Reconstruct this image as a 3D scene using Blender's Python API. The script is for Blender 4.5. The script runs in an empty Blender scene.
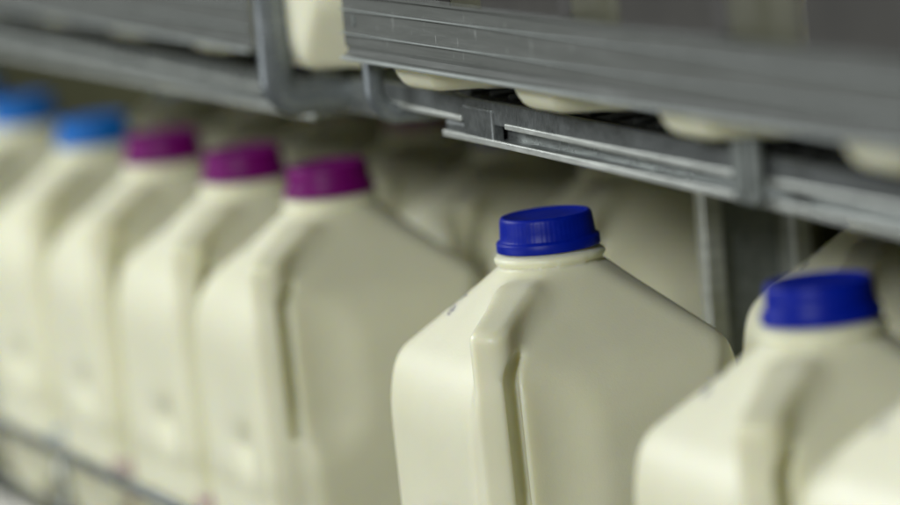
import bpy, bmesh, math, random
import numpy as np
from mathutils import Vector, Matrix
random.seed(4)
sc = bpy.context.scene
COL = sc.collection

# ------------------------------------------------------------------ camera frame
FPX = 4200.0
TH, PT, RL, H = math.radians(21.4), math.radians(7.4), math.radians(4.5), 0.205
s, c = math.sin(TH), math.cos(TH)
Fh = Vector((-c, s, 0)); R0 = Vector((s, c, 0)); ZV = Vector((0, 0, 1))
F = math.cos(PT) * Fh - math.sin(PT) * ZV
U0 = R0.cross(F)
U = math.cos(RL) * U0 + math.sin(RL) * R0
R = math.cos(RL) * R0 - math.sin(RL) * U0
def ray(x, y): return F + R * ((x - 450) / FPX) + U * ((252.5 - y) / FPX)
CAM = Vector((0, 0, H)) - ray(547, 230) * (FPX * 0.0425 / 105)
cd = bpy.data.cameras.new('camera'); cam = bpy.data.objects.new('camera', cd); COL.objects.link(cam)
m = Matrix.Identity(4)
for i in range(3):
    m[i][0], m[i][1], m[i][2], m[i][3] = R[i], U[i], -F[i], CAM[i]
cam.matrix_world = m
cd.sensor_width = 36; cd.lens = FPX / 900 * 36; cd.clip_start = 0.05; cd.clip_end = 50
cd.dof.use_dof = True; cd.dof.focus_distance = 1.655; cd.dof.aperture_fstop = 3.9
cd.dof.aperture_blades = 9
sc.camera = cam

# ------------------------------------------------------------------ materials
def new_mat(name):
    mt = bpy.data.materials.new(name); mt.use_nodes = True
    nt = mt.node_tree; b = nt.nodes['Principled BSDF']
    return mt, nt, b
def noise(nt, scale, detail=4, rough=.55, vec=None, dist=0.0):
    n = nt.nodes.new('ShaderNodeTexNoise'); n.inputs['Scale'].default_value = scale
    n.inputs['Detail'].default_value = detail; n.inputs['Roughness'].default_value = rough
    n.inputs['Distortion'].default_value = dist
    if vec: nt.links.new(vec, n.inputs['Vector'])
    return n
def coords(nt, scale=(1, 1, 1)):
    t = nt.nodes.new('ShaderNodeTexCoord'); mp = nt.nodes.new('ShaderNodeMapping')
    mp.inputs['Scale'].default_value = scale
    nt.links.new(t.outputs['Object'], mp.inputs['Vector'])
    return mp.outputs['Vector']
def ramp(nt, src, stops):
    r = nt.nodes.new('ShaderNodeValToRGB'); e = r.color_ramp.elements
    while len(e) < len(stops): e.new(.5)
    for k, (p, col) in enumerate(stops):
        e[k].position = p; e[k].color = (*col, 1)
    nt.links.new(src, r.inputs['Fac']); return r
def bump(nt, b, src, strength, dist):
    n = nt.nodes.new('ShaderNodeBump'); n.inputs['Strength'].default_value = strength
    n.inputs['Distance'].default_value = dist
    nt.links.new(src, n.inputs['Height']); nt.links.new(n.outputs['Normal'], b.inputs['Normal'])

def jug_material():
    mt, nt, b = new_mat('translucent_jug_plastic')
    v = coords(nt)
    n = noise(nt, 22, 3, .5, v)
    r = ramp(nt, n.outputs['Fac'], [(.3, (.80, .785, .565)), (.7, (.85, .835, .625))])
    nt.links.new(r.outputs['Color'], b.inputs['Base Color'])
    b.inputs['Subsurface Weight'].default_value = 1.0
    b.inputs['Subsurface Radius'].default_value = (1.0, .85, .40)
    b.inputs['Subsurface Scale'].default_value = .0055
    b.inputs['Roughness'].default_value = .41
    b.inputs['Specular IOR Level'].default_value = .45
    n2 = noise(nt, 900, 2, .6, v); n3 = noise(nt, 45, 3, .5, v)
    mx = nt.nodes.new('ShaderNodeMath'); mx.operation = 'MULTIPLY_ADD'
    nt.links.new(n3.outputs['Fac'], mx.inputs[0]); mx.inputs[1].default_value = 3.0
    nt.links.new(n2.outputs['Fac'], mx.inputs[2])
    bump(nt, b, mx.outputs[0], .35, .00022)
    return mt
def cap_material(name, col):
    mt, nt, b = new_mat(name)
    n = noise(nt, 120, 3, .6, coords(nt))
    r = ramp(nt, n.outputs['Fac'], [(.3, tuple(k * .85 for k in col)), (.75, tuple(min(1, k * 1.12) for k in col))])
    nt.links.new(r.outputs['Color'], b.inputs['Base Color'])
    b.inputs['Roughness'].default_value = .42
    b.inputs['Specular IOR Level'].default_value = .2
    b.inputs['Subsurface Weight'].default_value = .25
    b.inputs['Subsurface Radius'].default_value = (.3, .3, 1)
    b.inputs['Subsurface Scale'].default_value = .002
    n2 = noise(nt, 700, 2, .6, coords(nt)); bump(nt, b, n2.outputs['Fac'], .25, .0002)
    return mt
def metal_material(name, dark, light, rough=.4, metallic=.75, streak=(6, 6, 60)):
    mt, nt, b = new_mat(name)
    n = noise(nt, 9, 7, .7, coords(nt, streak), .6)
    r = ramp(nt, n.outputs['Fac'], [(.30, dark), (.72, light)])
    nt.links.new(r.outputs['Color'], b.inputs['Base Color'])
    b.inputs['Metallic'].default_value = metallic
    n2 = noise(nt, 60, 5, .7, coords(nt))
    r2 = ramp(nt, n2.outputs['Fac'], [(.3, (rough - .16,) * 3), (.75, (rough + .14,) * 3)])
    nt.links.new(r2.outputs['Color'], b.inputs['Roughness'])
    n3 = noise(nt, 250, 4, .7, coords(nt)); bump(nt, b, n3.outputs['Fac'], .3, .0004)
    return mt
def plain(name, col, rough=.5, metallic=0):
    mt, nt, b = new_mat(name)
    n = noise(nt, 40, 4, .6, coords(nt))
    r = ramp(nt, n.outputs['Fac'], [(.3, tuple(k * .8 for k in col)), (.75, tuple(min(1, k * 1.15) for k in col))])
    nt.links.new(r.outputs['Color'], b.inputs['Base Color'])
    b.inputs['Roughness'].default_value = rough; b.inputs['Metallic'].default_value = metallic
    return mt
def rail_material():
    # grey extruded price rail: worn plastic, scuffs along its length, white nicks
    mt, nt, b = new_mat('scuffed_grey_rail_plastic')
    n = noise(nt, 1.0, 8, .75, coords(nt, (14, 60, 260)), .4)
    r = ramp(nt, n.outputs['Fac'], [(.30, (.12, .126, .113)), (.55, (.16, .167, .152)), (.80, (.24, .25, .23))])
    nk = noise(nt, 1.0, 2, .5, coords(nt, (260, 60, 90)))
    r2 = ramp(nt, nk.outputs['Fac'], [(.67, (0, 0, 0)), (.78, (.8, .8, .8))])
    mx = nt.nodes.new('ShaderNodeMix'); mx.data_type = 'RGBA'
    nt.links.new(r2.outputs['Color'], mx.inputs[0]); nt.links.new(r.outputs['Color'], mx.inputs[6])
    mx.inputs[7].default_value = (.42, .43, .40, 1)
    nt.links.new(mx.outputs[2], b.inputs['Base Color'])
    b.inputs['Roughness'].default_value = .22
    n3 = noise(nt, 1.0, 4, .6, coords(nt, (60, 200, 500))); bump(nt, b, n3.outputs['Fac'], .25, .0004)
    return mt

M_JUG = jug_material()
M_BLUE = cap_material('dark_blue_cap_plastic', (.0, .012, .30))
M_SKY = cap_material('light_blue_cap_plastic', (.01, .15, .50))
M_MAG = cap_material('magenta_cap_plastic', (.17, .002, .13))
M_GALV = metal_material('galvanised_shelf_steel', (.20, .215, .205), (.46, .49, .46), .34, .6)
M_SMUDGE = metal_material('smudged_dark_zinc', (.08, .088, .085), (.24, .255, .245), .4, .5, (90, 90, 30))
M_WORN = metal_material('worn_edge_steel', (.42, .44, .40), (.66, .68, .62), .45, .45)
M_TUBE = metal_material('grey_coated_tube', (.15, .17, .175), (.24, .26, .26), .30, .35, (4, 4, 4))
M_RAIL = rail_material()
M_EDGE = plain('pale_rail_edge', (.42, .45, .42), .3)
M_CREAM = plain('cream_rail_plastic', (.62, .60, .52), .45)
M_DARKSTEEL = metal_material('dark_dirty_steel', (.035, .04, .036), (.085, .09, .082), .6, .4, (30, 30, 30))
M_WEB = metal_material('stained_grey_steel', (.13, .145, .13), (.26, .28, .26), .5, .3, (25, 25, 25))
M_WALL = plain('cooler_back_panel', (.10, .10, .05), .55)
M_INK = plain('grey_print_ink', (.24, .24, .27), .6)
M_PINK = plain('pink_print_ink', (.62, .30, .38), .6)
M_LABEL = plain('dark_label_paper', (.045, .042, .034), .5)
M_SEAM_SHADE = plain('navy_seam_shade', (.02, .04, .09), .5)  # shade of the seam between upper jugs, put into a colour

# ------------------------------------------------------------------ helpers
def link(name, mesh, mat, parent=None, smooth=True):
    o = bpy.data.objects.new(name, mesh); COL.objects.link(o)
    if mat and not mesh.materials: mesh.materials.append(mat)
    if smooth:
        mesh.polygons.foreach_set('use_smooth', [True] * len(mesh.polygons))
    if parent: o.parent = parent
    return o
def tag(o, label=None, cat=None, group=None, kind=None):
    if label: o['label'] = label
    if cat: o['category'] = cat
    if group: o['group'] = group
    if kind: o['kind'] = kind
    return o
def empty(name, loc=(0, 0, 0)):
    o = bpy.data.objects.new(name, None); COL.objects.link(o); o.location = loc
    o.empty_display_size = .02; return o
def bm_mesh(bm, name):
    bmesh.ops.recalc_face_normals(bm, faces=bm.faces[:])
    me = bpy.data.meshes.new(name); bm.to_mesh(me); bm.free(); return me
def add_box(bm, x0, x1, y0, y1, z0, z1, bev=0):
    g = bmesh.ops.create_cube(bm, size=1)
    for v in g['verts']:
        v.co = Vector(((x0 + x1) / 2 + v.co.x * (x1 - x0), (y0 + y1) / 2 + v.co.y * (y1 - y0), (z0 + z1) / 2 + v.co.z * (z1 - z0)))
    if bev:
        es = list({e for v in g['verts'] for e in v.link_edges})
        bmesh.ops.bevel(bm, geom=es, offset=bev, segments=2, profile=.5, affect='EDGES')
def add_tube(bm, pts, rad, n=12, rx=None):
    """round tube along a polyline (parallel transport)"""
    pts = [Vector(p) for p in pts]; rings = []
    up = Vector((0, 0, 1)); t = (pts[1] - pts[0]).normalized()
    a = t.cross(up)
    if a.length < .1: a = t.cross(Vector((1, 0, 0)))
    a.normalize()
    for i, p in enumerate(pts):
        t = (pts[min(i + 1, len(pts) - 1)] - pts[max(i - 1, 0)]).normalized()
        a = (a - t * a.dot(t)).normalized(); b = t.cross(a)
        rings.append([bm.verts.new(p + a * (math.cos(2 * math.pi * k / n) * (rx or rad)) + b * (math.sin(2 * math.pi * k / n) * rad)) for k in range(n)])
    for i in range(len(rings) - 1):
        for k in range(n):
            bm.faces.new((rings[i][k], rings[i][(k + 1) % n], rings[i + 1][(k + 1) % n], rings[i + 1][k]))
    bm.faces.new(rings[0][::-1]); bm.faces.new(rings[-1])
def extrude_profile(bm, prof, x0, x1, nseg=1):
    """closed (y,z) profile swept along x"""
    rows = []
    for i in range(nseg + 1):
        x = x0 + (x1 - x0) * i / nseg
        rows.append([bm.verts.new((x, y, z)) for y, z in prof])
    n = len(prof)
    for i in range(nseg):
        for k in range(n):
            bm.faces.new((rows[i][k], rows[i][(k + 1) % n], rows[i + 1][(k + 1) % n], rows[i + 1][k]))
    bm.faces.new(rows[0]); bm.faces.new(rows[-1][::-1])
def bevel_all(bm, off, seg=2, ang=30):
    es = [e for e in bm.edges if len(e.link_faces) == 2 and e.calc_face_angle(0) > math.radians(ang)]
    bmesh.ops.bevel(bm, geom=es, offset=off, segments=seg, profile=.5, affect='EDGES')
def arc(c0, r, a0, a1, n, ax1, ax2):
    c0, ax1, ax2 = Vector(c0), Vector(ax1), Vector(ax2)
    return [c0 + ax1 * (r * math.cos(a0 + (a1 - a0) * i / n)) + ax2 * (r * math.sin(a0 + (a1 - a0) * i / n)) for i in range(n + 1)]

# ------------------------------------------------------------------ jug body by distance field
def smax(a, b, k):
    h = np.clip(.5 + .5 * (a - b) / k, 0, 1)
    return b * (1 - h) + a * h + k * h * (1 - h)
def smin(a, b, k): return -smax(-a, -b, k)
SQ = math.sqrt(2)
def jug_sdf(x, y, z):
    """millimetres, base at z=0, centre of the cap at z=205; handle on the (+x,-y) corner"""
    zz = z - 205
    ax, ay = np.abs(x), np.abs(y)
    hh = 61.5 - .00004 * (z - 95) ** 2 * 1.0
    rho = (ax + ay) / SQ
    hd = (x - y) / SQ                      # along the handle diagonal
    tt = (x + y) / SQ
    ishand = 1 / (1 + np.exp(-(hd - np.abs(tt) * 1.0) / 4.0))
    box = smax(ax - hh, ay - hh, 5)
    d_corner = rho - (71.0 + 1.0 * ishand)
    # shoulders: four faces and four ridges
    k45 = math.radians(46)
    shf = (np.maximum(ax, ay) - 25) * math.sin(k45) + (zz + 18.0) * math.cos(k45)
    a2 = math.atan(.66)
    shd = (rho - 34.7) * math.sin(a2) + (zz + 22.5) * math.cos(a2)
    a3 = math.atan(.32)
    shh = (hd - 33) * math.sin(a3) + (zz + 16.5) * math.cos(a3)
    b = smax(box, shf, 13)                       # faces roll softly into their shoulders
    b = smax(b, smax(d_corner, shd, 6), 2.5)     # corner facets stay crisp from neck to foot
    # base with a bevelled foot
    foot = np.maximum((np.maximum(ax, ay) - 56) * .85 - z * .53, (rho - 49) * .8 - z * .6)
    b = smax(b, -z, 4); b = smax(b, foot, 5)
    # hand recess behind the grip, opening on the +x face: hard lip at the grip, soft far side
    q = np.sqrt(((x - 57) / 10) ** 2 + ((y + 37) / 10) ** 2 + ((zz + 27) / 15) ** 2)
    b = smax(b, -(q - 1) * 11, 6)
    zc = np.clip(zz, -98, -54)
    tr = np.sqrt(((x - 66) / 10.5) ** 2 + ((y + 36.0) / 19.0) ** 2 + ((zz - zc) / 18.0) ** 2)
    b = smax(b, -(tr - 1) * 10.5, 6)              # shallow trough beside the grip
    # grip: squared bar along the (+x,-y) corner, leaning back to the neck at its top
    out = hd - (73.0 + .012 * np.clip(-zz - 45, 0, 200))
    g = smax(smax(-tt - 10.9, out, 4), tt - (5.0 - .0 * np.clip((zz + 48) / 22, 0, 1)), 8)
    g = smax(g, shh, 4)
    g = smax(g, 30 - hd, 10); g = smax(g, foot, 6); g = smax(g, -z, 5); g = smax(g, -y - hh, 3)
    b = smin(b, g, 2.5 + 9 * np.clip((zz + 42) / 20, 0, 1))
    # finger slot between grip and body, open to the front
    su = .38 * x + .925 * y; sv = .925 * x - .38 * y
    zs = np.clip(zz, -106, -41)
    suc = -22.6 + 6.0 * np.clip((zz + 50) / 12, 0, 1) ** 2
    slot = np.sqrt((su - suc) ** 2 + ((zz - zs) * .8) ** 2) - 2.9
    slot = smax(slot, 55.0 + 3.5 * np.clip((-95 - zz) / 14, 0, 1) - sv, 4)
    b = smax(b, -slot, 1.6)
    # dent on the -y face
    dep = 9.5 * np.clip((x + 18) / 38, 0, 1) * np.clip((29 - x) / 5, 0, 1)
    dep = dep * np.clip((-101 - zz) / 15, 0, 1) * np.clip((zz + 136 - .25 * np.abs(x - 12)) / 17, 0, 1)
    b = smax(b, -(y + 62.5 - dep) * .8, 3)
    # neck
    r = np.sqrt(x * x + y * y)
    neck = np.minimum(np.maximum(r - 20.0, np.abs(zz + 15) - 8), np.maximum(r - 17.0, np.abs(zz + 6) - 8))
    fl = (r - 22.2) * math.sin(.9) + (zz + 19.0) * math.cos(.9)
    fl = smax(fl, np.abs(zz + 28) - 10.5, 2)
    b = smin(b, fl, 7)
    b = smin(b, neck, 1.6)
    t1 = np.sqrt((r - 20.6) ** 2 + ((zz + 10.2) / .9) ** 2) - 2.1
    t2 = np.sqrt((r - 20.4) ** 2 + (zz + 16.2) ** 2) - 1.9
    b = smin(b, t1, .8); b = smin(b, t2, 1.2)
    return b
def surface_nets(fn, lo, hi, step):
    ax = [np.arange(l, h_ + step, step) for l, h_ in zip(lo, hi)]
    X, Y, Z = np.meshgrid(*ax, indexing='ij')
    V = fn(X, Y, Z)
    ins = V < 0
    nx, ny, nz = V.shape
    cnt = np.zeros((nx - 1, ny - 1, nz - 1)); acc = np.zeros((nx - 1, ny - 1, nz - 1, 3))
    base = np.stack([X, Y, Z], -1)
    for axis in range(3):
        sl0 = [slice(None)] * 3; sl1 = [slice(None)] * 3
        sl0[axis] = slice(0, -1); sl1[axis] = slice(1, None)
        v0, v1 = V[tuple(sl0)], V[tuple(sl1)]
        cr = (v0 < 0) != (v1 < 0)
        t = np.where(cr, v0 / np.where(cr, v0 - v1, 1), 0)
        P = base[tuple(sl0)].copy(); P[..., axis] += t * step
        P *= cr[..., None]
        o = [k for k in range(3) if k != axis]
        for da in (0, 1):
            for db in (0, 1):
                sl = [slice(None)] * 3
                for kk, dd in zip(o, (da, db)):
                    sl[kk] = slice(dd, V.shape[kk] - 1 + dd)
                cnt += cr[tuple(sl)]; acc += P[tuple(sl)]
    act = cnt > 0
    idx = -np.ones(act.shape, int); idx[act] = np.arange(act.sum())
    pts = acc[act] / cnt[act][:, None]
    # pull onto the surface
    for _ in range(2):
        e = .3; v = fn(*pts.T)
        g = np.stack([fn(pts[:, 0] + e, pts[:, 1], pts[:, 2]) - fn(pts[:, 0] - e, pts[:, 1], pts[:, 2]),
                      fn(pts[:, 0], pts[:, 1] + e, pts[:, 2]) - fn(pts[:, 0], pts[:, 1] - e, pts[:, 2]),
                      fn(pts[:, 0], pts[:, 1], pts[:, 2] + e) - fn(pts[:, 0], pts[:, 1], pts[:, 2] - e)], -1) / (2 * e)
        n2 = np.maximum((g * g).sum(1), .1)
        st = np.clip(v / n2, -.6, .6)
        pts = pts - g * st[:, None]
    faces = []
    for axis in range(3):
        o = [k for k in range(3) if k != axis]
        sl0 = [slice(1, -1)] * 3; sl1 = [slice(1, -1)] * 3
        sl0[axis] = slice(0, -1); sl1[axis] = slice(1, None)
        cr = ins[tuple(sl0)] != ins[tuple(sl1)]
        I = np.argwhere(cr)
        I[:, o[0]] += 1; I[:, o[1]] += 1
        flip = ins[tuple(I.T)]
        def cell(da, db):
            J = I.copy(); J[:, o[0]] -= da; J[:, o[1]] -= db
            return idx[tuple(J.T)]
        q = np.stack([cell(1, 1), cell(0, 1), cell(0, 0), cell(1, 0)], -1)
        if axis == 1: flip = ~flip
        q[~flip] = q[~flip][:, ::-1]
        faces.append(q)
    return pts, np.concatenate(faces)
pts, fcs = surface_nets(jug_sdf, (-68, -68, -4), (70, 68, 208), 1.6)
JUG = bpy.data.meshes.new('jug_bottle')
JUG.from_pydata((pts / 1000).tolist(), [], fcs.tolist()); JUG.update()
bm = bmesh.new(); bm.from_mesh(JUG); bmesh.ops.recalc_face_normals(bm, faces=bm.faces[:]); bm.to_mesh(JUG); bm.free()
JUG.materials.append(M_JUG)

# ------------------------------------------------------------------ cap
def cap_mesh(mat):
    """screw cap: tapered knurled wall, flared tamper band, rimmed sunk top (local z = height of cap centre)"""
    bm = bmesh.new(); n = 180
    prof = [(20.6, -7.0, 0), (21.15, -6.8, 0), (21.25, -6.3, 0), (21.15, -3.4, 0), (20.9, -2.9, 0), (19.75, -2.5, 0), (19.45, -2.0, 1),
            (19.15, 1.5, 1), (18.85, 5.2, 1), (18.6, 6.3, 0), (18.1, 6.95, 0), (17.3, 7.15, 0), (16.6, 7.0, 0), (16.2, 6.7, 0), (8, 6.75, 0), (0.01, 6.8, 0)]
    rings = []
    for r, z, k in prof:
        ring = []
        for i in range(n):
            rr = r + (.09 * (1 if i % 3 == 0 else -.4) if k else 0)
            a = 2 * math.pi * i / n
            ring.append(bm.verts.new((rr * math.cos(a) / 1000, rr * math.sin(a) / 1000, z / 1000)))
        rings.append(ring)
    for j in range(len(rings) - 1):
        for i in range(n):
            bm.faces.new((rings[j][i], rings[j][(i + 1) % n], rings[j + 1][(i + 1) % n], rings[j + 1][i]))
    me = bm_mesh(bm, 'cap'); me.materials.append(mat); return me
CAPS = {'blue': cap_mesh(M_BLUE), 'sky': cap_mesh(M_SKY), 'magenta': cap_mesh(M_MAG)}
CAPNAME = {'blue': 'dark blue', 'sky': 'light blue', 'magenta': 'magenta'}

# ---- marks that follow the jug surface: small raised ink strokes laid on the bottle
from mathutils.bvhtree import BVHTree
BVH = BVHTree.FromPolygons([tuple(p) for p in (pts / 1000)], fcs.tolist())
FONT = {'0': '757', }
def text_mesh(body, origin, right, up, size, mat, off=.00012):
    """letters, flattened to a mesh and laid on the bottle surface"""
    cu = bpy.data.curves.new('print_text', 'FONT'); cu.body = body; cu.size = size; cu.align_x = 'CENTER'
    cu.resolution_u = 2
    to = bpy.data.objects.new('print_text', cu); COL.objects.link(to)
    dg = bpy.context.evaluated_depsgraph_get(); me = bpy.data.meshes.new_from_object(to.evaluated_get(dg))
    bpy.data.objects.remove(to); bpy.data.curves.remove(cu)
    right, up, origin = Vector(right).normalized(), Vector(up), Vector(origin)
    up = (up - right * up.dot(right)).normalized(); nrm = right.cross(up)
    bm = bmesh.new(); bm.from_mesh(me)
    bmesh.ops.triangulate(bm, faces=bm.faces[:])
    bmesh.ops.subdivide_edges(bm, edges=[e for e in bm.edges if e.calc_length() > size * .25], cuts=2)
    for v in bm.verts:
        p = origin + right * v.co.x + up * v.co.y
        hit = BVH.ray_cast(p + nrm * .03, -nrm)
        v.co = (hit[0] + hit[1] * off) if hit[0] else p
    me2 = bpy.data.meshes.new('print'); bm.to_mesh(me2); bm.free(); me2.materials.append(mat); return me2
dg = Vector((-1, -1, 0)).normalized()
DATE = text_mesh('SELL BY\nMAY 28 B', (-.0290, -.0262, .205 - .024), Vector((1, -1, 0)), Vector((1, 1, .7)), .0066, M_INK)
PINK = text_mesh('MILK\n2%', (.057, -.052, .047), Vector((1, 1, 0)), Vector((0, 0, 1)), .0135, M_PINK)
BLUEP = text_mesh('MILK\n1%', (.057, -.052, .047), Vector((1, 1, 0)), Vector((0, 0, 1)), .0135, plain('blue_print_ink', (.25, .40, .62), .6))

TILT = math.radians(1.8)
def make_jug(capcol, date=True, pink=None):
    root = empty('milk_jug')
    link('bottle', JUG, None, root)
    cp = link('cap', CAPS[capcol], None, root); cp.location = (0, 0, H)
    if date: link('date_print', DATE, None, root, smooth=False)
    if pink: link('brand_print', pink, None, root, smooth=False)
    return root
def place(root, cap_xy, z_cap, rz=0.0, tilt=TILT, cap_rot=(0, 0)):
    rot = Matrix.Rotation(tilt, 3, 'X') @ Matrix.Rotation(rz, 3, 'Z')
    off = rot @ Vector((0, 0, H))
    root.location = Vector((cap_xy[0], cap_xy[1], z_cap)) - off
    root.rotation_euler = rot.to_euler()
    for ch in root.children:
        if ch.name.startswith('cap'):
            ch.rotation_euler = (cap_rot[0], cap_rot[1], random.uniform(0, 6))
def onz(x, y, z):
    v = ray(x, y); t = (z - CAM.z) / v.z; return CAM + v * t

def R_(d): return math.radians(d)
front = [  # image place of cap centre, colour, label
    ((-30, 92), 'sky', 'front-row milk jug whose light blue cap is cut by the left edge', BLUEP),
    ((22, 110), 'sky', 'front-row milk jug with light blue cap, second from left edge', BLUEP),
    ((93, 130), 'sky', 'milk jug with light blue cap standing directly beside the first magenta-capped jug', BLUEP),
    ((163, 146), 'magenta', 'white milk jug with magenta cap, next to the light blue capped jugs', PINK),
    ((243, 163), 'magenta', 'middle one of the three magenta-capped milk jugs in the front row', PINK),
    ((328, 178), 'magenta', 'nearest of the three magenta-capped milk jugs in the front row', PINK),
    ((547, 230), 'blue', 'sharply focused cream milk jug with dark blue cap in the centre of the front row', None),
    ((820, 299), 'blue', 'blurred milk jug with dark blue cap at the right, nearer than the sharp one', None),
    ((1003, 327), 'blue', 'milk jug whose shoulder alone rises in the bottom right corner', None),
]
G1 = 'milk jugs standing in the front row'
for i, (q, colr, lab, pk) in enumerate(front):
    j = make_jug(colr, True, pk)
    p = onz(q[0], q[1], H)
    x, y = p.x, p.y
    if i < 6: y *= .6; x = CAM.x + (p.x - CAM.x) * 1.0 - (p.y - y) * (-s * 0 + 1.0) * 2.3 * 0 
    place(j, (p.x, p.y), H, R_(random.uniform(-2.5, 2.5)), TILT, (R_(random.uniform(-.6, .6)), R_(random.uniform(-.6, .6))))
    tag(j, lab, 'milk jug', G1)
# second row
G2 = 'milk jugs standing in the second row'
zb = H + .001
second = [(-.905, .150, 'sky', 'shaded milk jug in the second row behind the farthest blue-capped jugs'),
          (-.775, .152, 'magenta', 'shaded milk jug in the second row behind the first magenta-capped jug'),
          (-.648, .150, 'magenta', 'shaded second-row milk jug with its top right behind the second magenta cap'),
          (-.520, .153, 'magenta', 'shaded second-row milk jug whose magenta cap shows under the bent tube'),
          (-.393, .151, 'blue', 'shaded second-row milk jug, sloping shoulder left of the sharp blue cap'),
          (-.262, .153, 'blue', 'second-row milk jug partly hidden by the metal upright'),
          (.019, .151, 'blue', 'second-row milk jug right of the metal upright, neck touching the shelf beam')]
for x, y, colr, lab in second:
    j = make_jug(colr, True, None)
    place(j, (x, y), zb, R_(random.uniform(-2, 2)))
    tag(j, lab, 'milk jug', G2)
G3 = 'milk jugs standing in the third row'
for k in range(6):
    j = make_jug('magenta' if k < 4 else 'blue', False, None)
    place(j, (-1.16 + .132 * k, .288 + random.uniform(-.004, .004)), H + .288 * math.sin(TILT), R_(random.uniform(-2, 2)))
    tag(j, 'dim milk jug in the third row behind the gap between second row jugs', 'milk jug', G3)
# jugs on the shelf above
def label_shade_mesh(z0, z1, mat, a0=-122, a1=-52):
    """thin panel hugging the bottle between two heights"""
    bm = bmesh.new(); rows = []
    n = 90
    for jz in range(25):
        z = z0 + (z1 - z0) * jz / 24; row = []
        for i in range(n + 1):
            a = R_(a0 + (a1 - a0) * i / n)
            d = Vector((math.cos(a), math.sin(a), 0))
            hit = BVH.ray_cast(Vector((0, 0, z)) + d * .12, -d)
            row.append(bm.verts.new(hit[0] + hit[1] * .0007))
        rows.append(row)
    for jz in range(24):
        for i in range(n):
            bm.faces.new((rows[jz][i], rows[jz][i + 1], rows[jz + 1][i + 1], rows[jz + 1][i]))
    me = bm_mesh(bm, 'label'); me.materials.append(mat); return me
LAB = label_shade_mesh(.014, .095, M_LABEL)
SEAM_SHADE = label_shade_mesh(.014, .095, M_SEAM_SHADE, -30, -18); CORNER_SHADE = label_shade_mesh(.014, .095, plain('olive_corner_shade', (.12, .12, .08), .55), -51.8, -34)  # painted shade: navy for the jug seam, olive to dim the handle corner
GU = 'milk jugs standing on the upper shelf'
upper = [(-.94, 'farthest milk jug on the upper shelf, above the left price rail'),
         (-.81, 'milk jug on the upper shelf, its base showing at the left edge under the rail'),
         (-.68, 'milk jug on the upper shelf behind the far half of the left price rail'),
         (-.555, 'milk jug on the upper shelf behind the middle of the left price rail'),
         (-.428, 'upper-shelf milk jug whose base shows as a white sliver under left rail'),
         (-.298, 'upper-shelf milk jug behind the bent bracket ending the left rail'),
         (-.165, 'milk jug on the upper shelf seen in the gap between the two price rails'),
         (-.028, 'upper-shelf milk jug just right of the bent tube, base under rail'),
         (.099, 'milk jug on the upper shelf, second white base under the right rail'),
         (.230, 'upper-shelf milk jug, third white base, left of the dark clamp'),
         (.372, 'upper-shelf milk jug, fourth white base, right of the dark clamp'),
         (.500, 'milk jug on the upper shelf at the right edge of the picture')]
UZ = .2650
for x, lab in upper:
    j = make_jug('blue', False, None)
    if x > -.05:
        for lm in (LAB, SEAM_SHADE, CORNER_SHADE): link('label', lm, None, j)  # one paper label and two strips of painted shade
    place(j, (x, .0165 - H * math.sin(TILT)), UZ + .0008 - .011 * x + H * math.cos(TILT), R_(random.uniform(-2, 2)))
    tag(j, lab, 'milk jug', GU)

# ------------------------------------------------------------------ upper shelf assemblies
PY = -.0485
def price_rail(x0, x1, parent, zb=.2752):
    # ribbed channel: front skin with two raised ribs, rolled pale bottom lip
    z = zb
    prof = [(PY + .010, z + .0000), (PY - .0012, z + .0000), (PY - .0022, z + .0010), (PY - .0012, z + .0022), (PY, z + .0026),
            (PY + .0014, z + .0046), (PY, z + .0064), (PY, z + .0106), (PY - .0012, z + .0110), (PY - .0012, z + .0118), (PY, z + .0122),
            (PY, z + .0206), (PY - .0012, z + .0210), (PY - .0012, z + .0218), (PY, z + .0222),
            (PY, z + .0270), (PY - .0018, z + .0276), (PY - .0018, z + .0286), (PY + .003, z + .0290), (PY + .003, z + .0275), (PY + .002, z + .0270), (PY + .002, z + .0018), (PY + .010, z + .0018)]
    bm = bmesh.new(); extrude_profile(bm, prof, x0, x1, 24)
    me = bm_mesh(bm, 'price_rail'); r = link('price_rail', me, M_RAIL, parent, smooth=False)
    bm = bmesh.new()
    extrude_profile(bm, [(PY - .0026, z + .0004), (PY - .0030, z + .0011), (PY - .0024, z + .0018), (PY - .0016, z + .0020), (PY - .0022, z + .0010), (PY - .0016, z + .0001)], x0 + .0005, x1, 12)
    for zz in (.0114, .0214):
        extrude_profile(bm, [(PY - .0013, z + zz - .00035), (PY - .0017, z + zz), (PY - .0013, z + zz + .00035)], x0 + .0005, x1, 12)
    link('rail_edging', bm_mesh(bm, 'rail_edging'), M_EDGE, r, smooth=False)
    bm = bmesh.new()      # oval moulded slot near the end of the rail
    bmesh.ops.create_cone(bm, cap_ends=True, segments=24, radius1=.0026, radius2=.0026, depth=.0008, matrix=Matrix.Translation((x0 + .0130, PY - .0001, z + .0166)) @ Matrix.Rotation(math.pi / 2, 4, 'X') @ Matrix.Diagonal((.6, 1, 1, 1)))
    link('moulded_slot', bm_mesh(bm, 'moulded_slot'), M_WEB, r, smooth=False)
    return r
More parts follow.
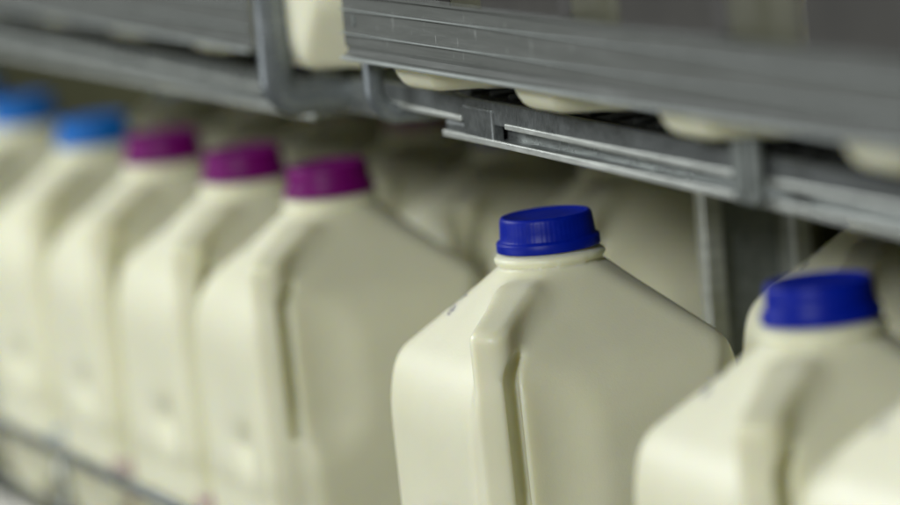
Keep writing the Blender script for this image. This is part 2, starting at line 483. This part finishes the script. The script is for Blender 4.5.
def wire_deck(x0, x1, y0, y1, z, parent, slope, step=.0125, rad=.0016):
    bm = bmesh.new(); x = x0
    while x < x1:
        add_tube(bm, [(x, y0, z), (x, y1, z + (y1 - y0) * slope)], rad, 6); x += step
    for y in np.arange(y0 + .02, y1, .075):
        add_tube(bm, [(x0, y, z - 2 * rad + (y - y0) * slope), (x1, y, z - 2 * rad + (y - y0) * slope)], rad * 1.2, 6)
    if rad < .0016 or step < .021:
        g = bmesh.ops.create_cube(bm, size=1)
        for v in g['verts']:
            a, b_ = v.co.x + .5, v.co.y + .5
            yy = y0 + .006 + (y1 - y0 - .006) * b_
            v.co = Vector((x0 + (x1 - x0) * a, yy, z - .0035 + v.co.z * .0012 + (yy - y0) * slope))
    return link('wire_deck', bm_mesh(bm, 'wire_deck'), M_DARKSTEEL, parent)
BY = -.020
def lean(me, x0, k):
    for v in me.vertices: v.co.z -= k * (v.co.x - x0)
    return me
def front_beam(x0, x1, parent, z0=.2432, z1=.2522):
    """folded C-section beam open to the aisle: bottom flange, web, upper flange"""
    o = BY
    bm = bmesh.new()
    prof = [(o, z0), (o + .022, z0), (o + .022, z1 + .001), (o + .001, z1 + .001), (o + .001, z1 - .0006), (o + .0205, z1 - .0006), (o + .0205, z0 + .0016), (o, z0 + .0016)]
    prof = [(o - .001, z0), (o + .022, z0), (o + .022, z1), (o, z1), (o, z1 - .0012), (o + .006, z1 - .0012), (o + .006, z0 + .0016), (o - .001, z0 + .0016)]
    extrude_profile(bm, prof, x0, x1, 10)
    b = link('front_beam', bm_mesh(bm, 'front_beam'), M_GALV, parent, smooth=False)
    bm = bmesh.new()
    add_box(bm, x0 + .0004, x1, o - .0024, o - .0010, z0 - .0006, z0 + .0022, .0005)
    add_box(bm, x0 + .066, x1, o - .0016, o - .0002, z1 - .0018, z1 + .0006, .0005)
    link('worn_edge', bm_mesh(bm, 'worn_edge'), M_WORN, b, smooth=False)
    return b
def shelf(name, label, xa, xb, rail_x0, rail_x1, beam_x0, beam_x1, arms):
    r = empty(name, (xa, 0, .25)); bpy.context.view_layer.update()
    tag(r, label, 'shelf', 'upper display shelves')
    P = empty('tmp'); 
    kids = [price_rail(rail_x0, rail_x1, None), wire_deck(xa, xb, -.014, .30, UZ - .0036, None, math.sin(TILT), .020), front_beam(beam_x0, beam_x1, None)]
    bpy.data.objects.remove(P)
    return r, kids
def adopt(root, kids):
    for k in kids:
        k.parent = root; k.matrix_parent_inverse = Matrix.Translation(-root.location)

# right-hand shelf
r1, k1 = shelf('wire_shelf', 'nearer upper wire shelf with grey ribbed price rail starting at the bent tube', -.095, .62, -.0865, .62, -.0505, .62, None)
bm = bmesh.new()   # bent round tube: down behind the rail, then back under the shelf
ty, tz, rr = -.033, .2490, .0115
path = [(-.098, ty, .345), (-.098, ty, .30), (-.098, ty, tz + rr)] + arc((-.098, ty + rr, tz + rr), rr, math.pi, 1.5 * math.pi, 10, (0, 1, 0), (0, 0, 1))[1:] + [(-.098, ty + .06, tz), (-.098, .28, tz)]
add_tube(bm, path, .0044, 20)
k1.append(link('bent_tube', bm_mesh(bm, 'bent_tube'), M_TUBE))
bm = bmesh.new()   # inner angle strip resting on the tube, with its bright worn lip
extrude_profile(bm, [(BY - .001, .2515), (BY + .002, .2515), (BY + .002, .2600), (BY, .2606), (BY - .001, .2600)], -.118, .62, 10)
k1.append(link('angle_strip', bm_mesh(bm, 'angle_strip'), M_SMUDGE, smooth=False))
bm = bmesh.new(); add_box(bm, -.113, -.028, BY - .0028, BY - .0012, .2504, .2528, .0006)
e = link('worn_edge', bm_mesh(bm, 'worn_edge'), M_WORN, smooth=False); e.parent = k1[-1]
bm = bmesh.new(); add_box(bm, -.0500, -.026, BY - .0012, BY + .004, .2436, .2500, .0018); add_box(bm, -.0275, .004, BY - .0020, BY + .003, .2436, .2575, .0010)
k1.append(link('splice_plate', bm_mesh(bm, 'splice_plate'), M_SMUDGE, smooth=False))
bm = bmesh.new(); add_box(bm, .236, .254, BY - .008, BY - .003, .2435, .2740, .002)
add_box(bm, .240, .250, BY - .010, BY - .008, .247, .268, .0015)
k1.append(link('clamp', bm_mesh(bm, 'clamp'), M_WEB, smooth=False))
for o_ in k1 + [ch for q_ in k1 for ch in q_.children]:
    if o_.type == 'MESH':
        nm = o_.name.split('.')[0]
        if nm in ('price_rail', 'rail_edging'): lean(o_.data, -.09, .009)
        elif nm != 'bent_tube': lean(o_.data, -.05, .017)
adopt(r1, k1)
# left-hand shelf
r2, k2 = shelf('wire_shelf', 'farther upper wire shelf at the left with a flat bent bracket at its end', -1.25, -.205, -1.25, -.206, -1.25, -.2050, None)
k2[1].name = 'wire_deck'
bm = bmesh.new()
bx = -.172; ty = -.050; tz = .2535; rr = .009
path = [(bx, ty, .36), (bx, ty, .31), (bx, ty, tz + rr)] + arc((bx, ty + rr, tz + rr), rr, math.pi, 1.5 * math.pi, 10, (0, 1, 0), (0, 0, 1))[1:] + [(bx, ty + .06, tz), (bx, .28, tz)]
add_tube(bm, path, .0055, 20, .0078)
k2.append(link('bent_bracket', bm_mesh(bm, 'bent_bracket'), M_TUBE))
bm = bmesh.new(); add_box(bm, -.216, -.128, BY + .002, BY + .006, .2480, .2640, .001)
k2.append(link('splice_plate', bm_mesh(bm, 'splice_plate'), M_GALV, smooth=False))
bm = bmesh.new()
extrude_profile(bm, [(BY - .001, .2520), (BY + .002, .2520), (BY + .002, .2600), (BY - .001, .2600)], -1.25, -.217, 10)
k2.append(link('angle_strip', bm_mesh(bm, 'angle_strip'), M_GALV, smooth=False))
for o_ in k2 + [ch for q_ in k2 for ch in q_.children]:
    if o_.type == 'MESH':
        nm = o_.name.split('.')[0]
        if nm in ('price_rail', 'rail_edging'): lean(o_.data, -.5, .010)
        elif nm != 'bent_bracket': lean(o_.data, -.5, .010)
adopt(r2, k2)

# ------------------------------------------------------------------ lower shelf with wire fence
r3 = empty('display_shelf', (0, 0, -.02)); tag(r3, 'lower wire shelf that the front row of jugs stands on, with low wire fence', 'shelf')
def zdeck(y): return (y) * math.tan(TILT) - .0022
k3 = []
k3.append(wire_deck(-1.3, .6, -.08, .36, zdeck(-.08) - .0018, None, math.tan(TILT), .025))
bm = bmesh.new()
FY = -.088
add_tube(bm, [(-1.3, FY, .0660), (.6, FY, .0660)], .0032, 10)
add_tube(bm, [(-1.3, FY, .0360), (.6, FY, .0360)], .0022, 10)
x = -.449 - .257 * 3
while x < .6:
    add_tube(bm, [(x, FY + .004, -.012), (x, FY + .004, .066)], .0022, 8); x += .257
k3.append(link('wire_fence', bm_mesh(bm, 'wire_fence'), M_GALV))
bm = bmesh.new()
extrude_profile(bm, [(-.094, -.030), (-.0915, -.030), (-.0915, .030), (-.094, .030), (-.096, .027), (-.096, -.027)], -1.3, .6, 12)
k3.append(link('price_rail', bm_mesh(bm, 'price_rail'), M_CREAM, smooth=False))
adopt(r3, k3)

# ------------------------------------------------------------------ upright post
up = empty('shelf_upright', (-.10, .15, -.3)); tag(up, 'steel channel upright with dark web between two pale flanges', 'shelf post')
ks = []
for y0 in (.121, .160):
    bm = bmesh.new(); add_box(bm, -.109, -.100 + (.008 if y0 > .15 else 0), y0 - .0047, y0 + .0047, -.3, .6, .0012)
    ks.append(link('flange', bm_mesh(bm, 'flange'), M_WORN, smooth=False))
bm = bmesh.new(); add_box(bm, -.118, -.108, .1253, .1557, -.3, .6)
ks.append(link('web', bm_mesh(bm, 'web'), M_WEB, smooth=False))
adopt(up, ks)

# ------------------------------------------------------------------ setting
bm = bmesh.new(); add_box(bm, -3.2, 1.2, .42, .45, -1.0, 1.4)
w = link('wall', bm_mesh(bm, 'wall'), M_WALL, smooth=False); tag(w, kind='structure')

# ------------------------------------------------------------------ light
wd = bpy.data.worlds.new('World'); sc.world = wd; wd.use_nodes = True
bg = wd.node_tree.nodes['Background']; bg.inputs['Color'].default_value = (.85, .85, .60, 1); bg.inputs['Strength'].default_value = .03
def area(name, loc, target, sx, sy, power, col):
    l = bpy.data.lights.new(name, 'AREA'); l.shape = 'RECTANGLE'; l.size = sx; l.size_y = sy; l.energy = power; l.color = col
    o = bpy.data.objects.new(name, l); COL.objects.link(o); o.location = loc
    o.rotation_euler = (Vector(target) - Vector(loc)).to_track_quat('-Z', 'Y').to_euler(); return o
area('aisle_lamp', (-1.35, -1.3, 1.08), (-.6, 0, .12), 1.0, .35, 27, (.92, .96, 1.0))
area('opposite_case_lamp', (-.5, -1.9, -.1), (-.4, 0, .12), 1.4, .5, 7.5, (.93, .96, 1.0))
area('aisle_far_lamp', (1.55, -1.6, 1.0), (-.3, 0, .1), .35, .35, 29, (.93, .96, 1.0))

sc.view_settings.view_transform = 'Standard'; sc.view_settings.look = 'None'
sc.view_settings.gamma = 1; sc.view_settings.exposure = 0
sc.render.engine = 'CYCLES'
sc.cycles.use_denoising = True
sc.cycles.max_bounces = 10
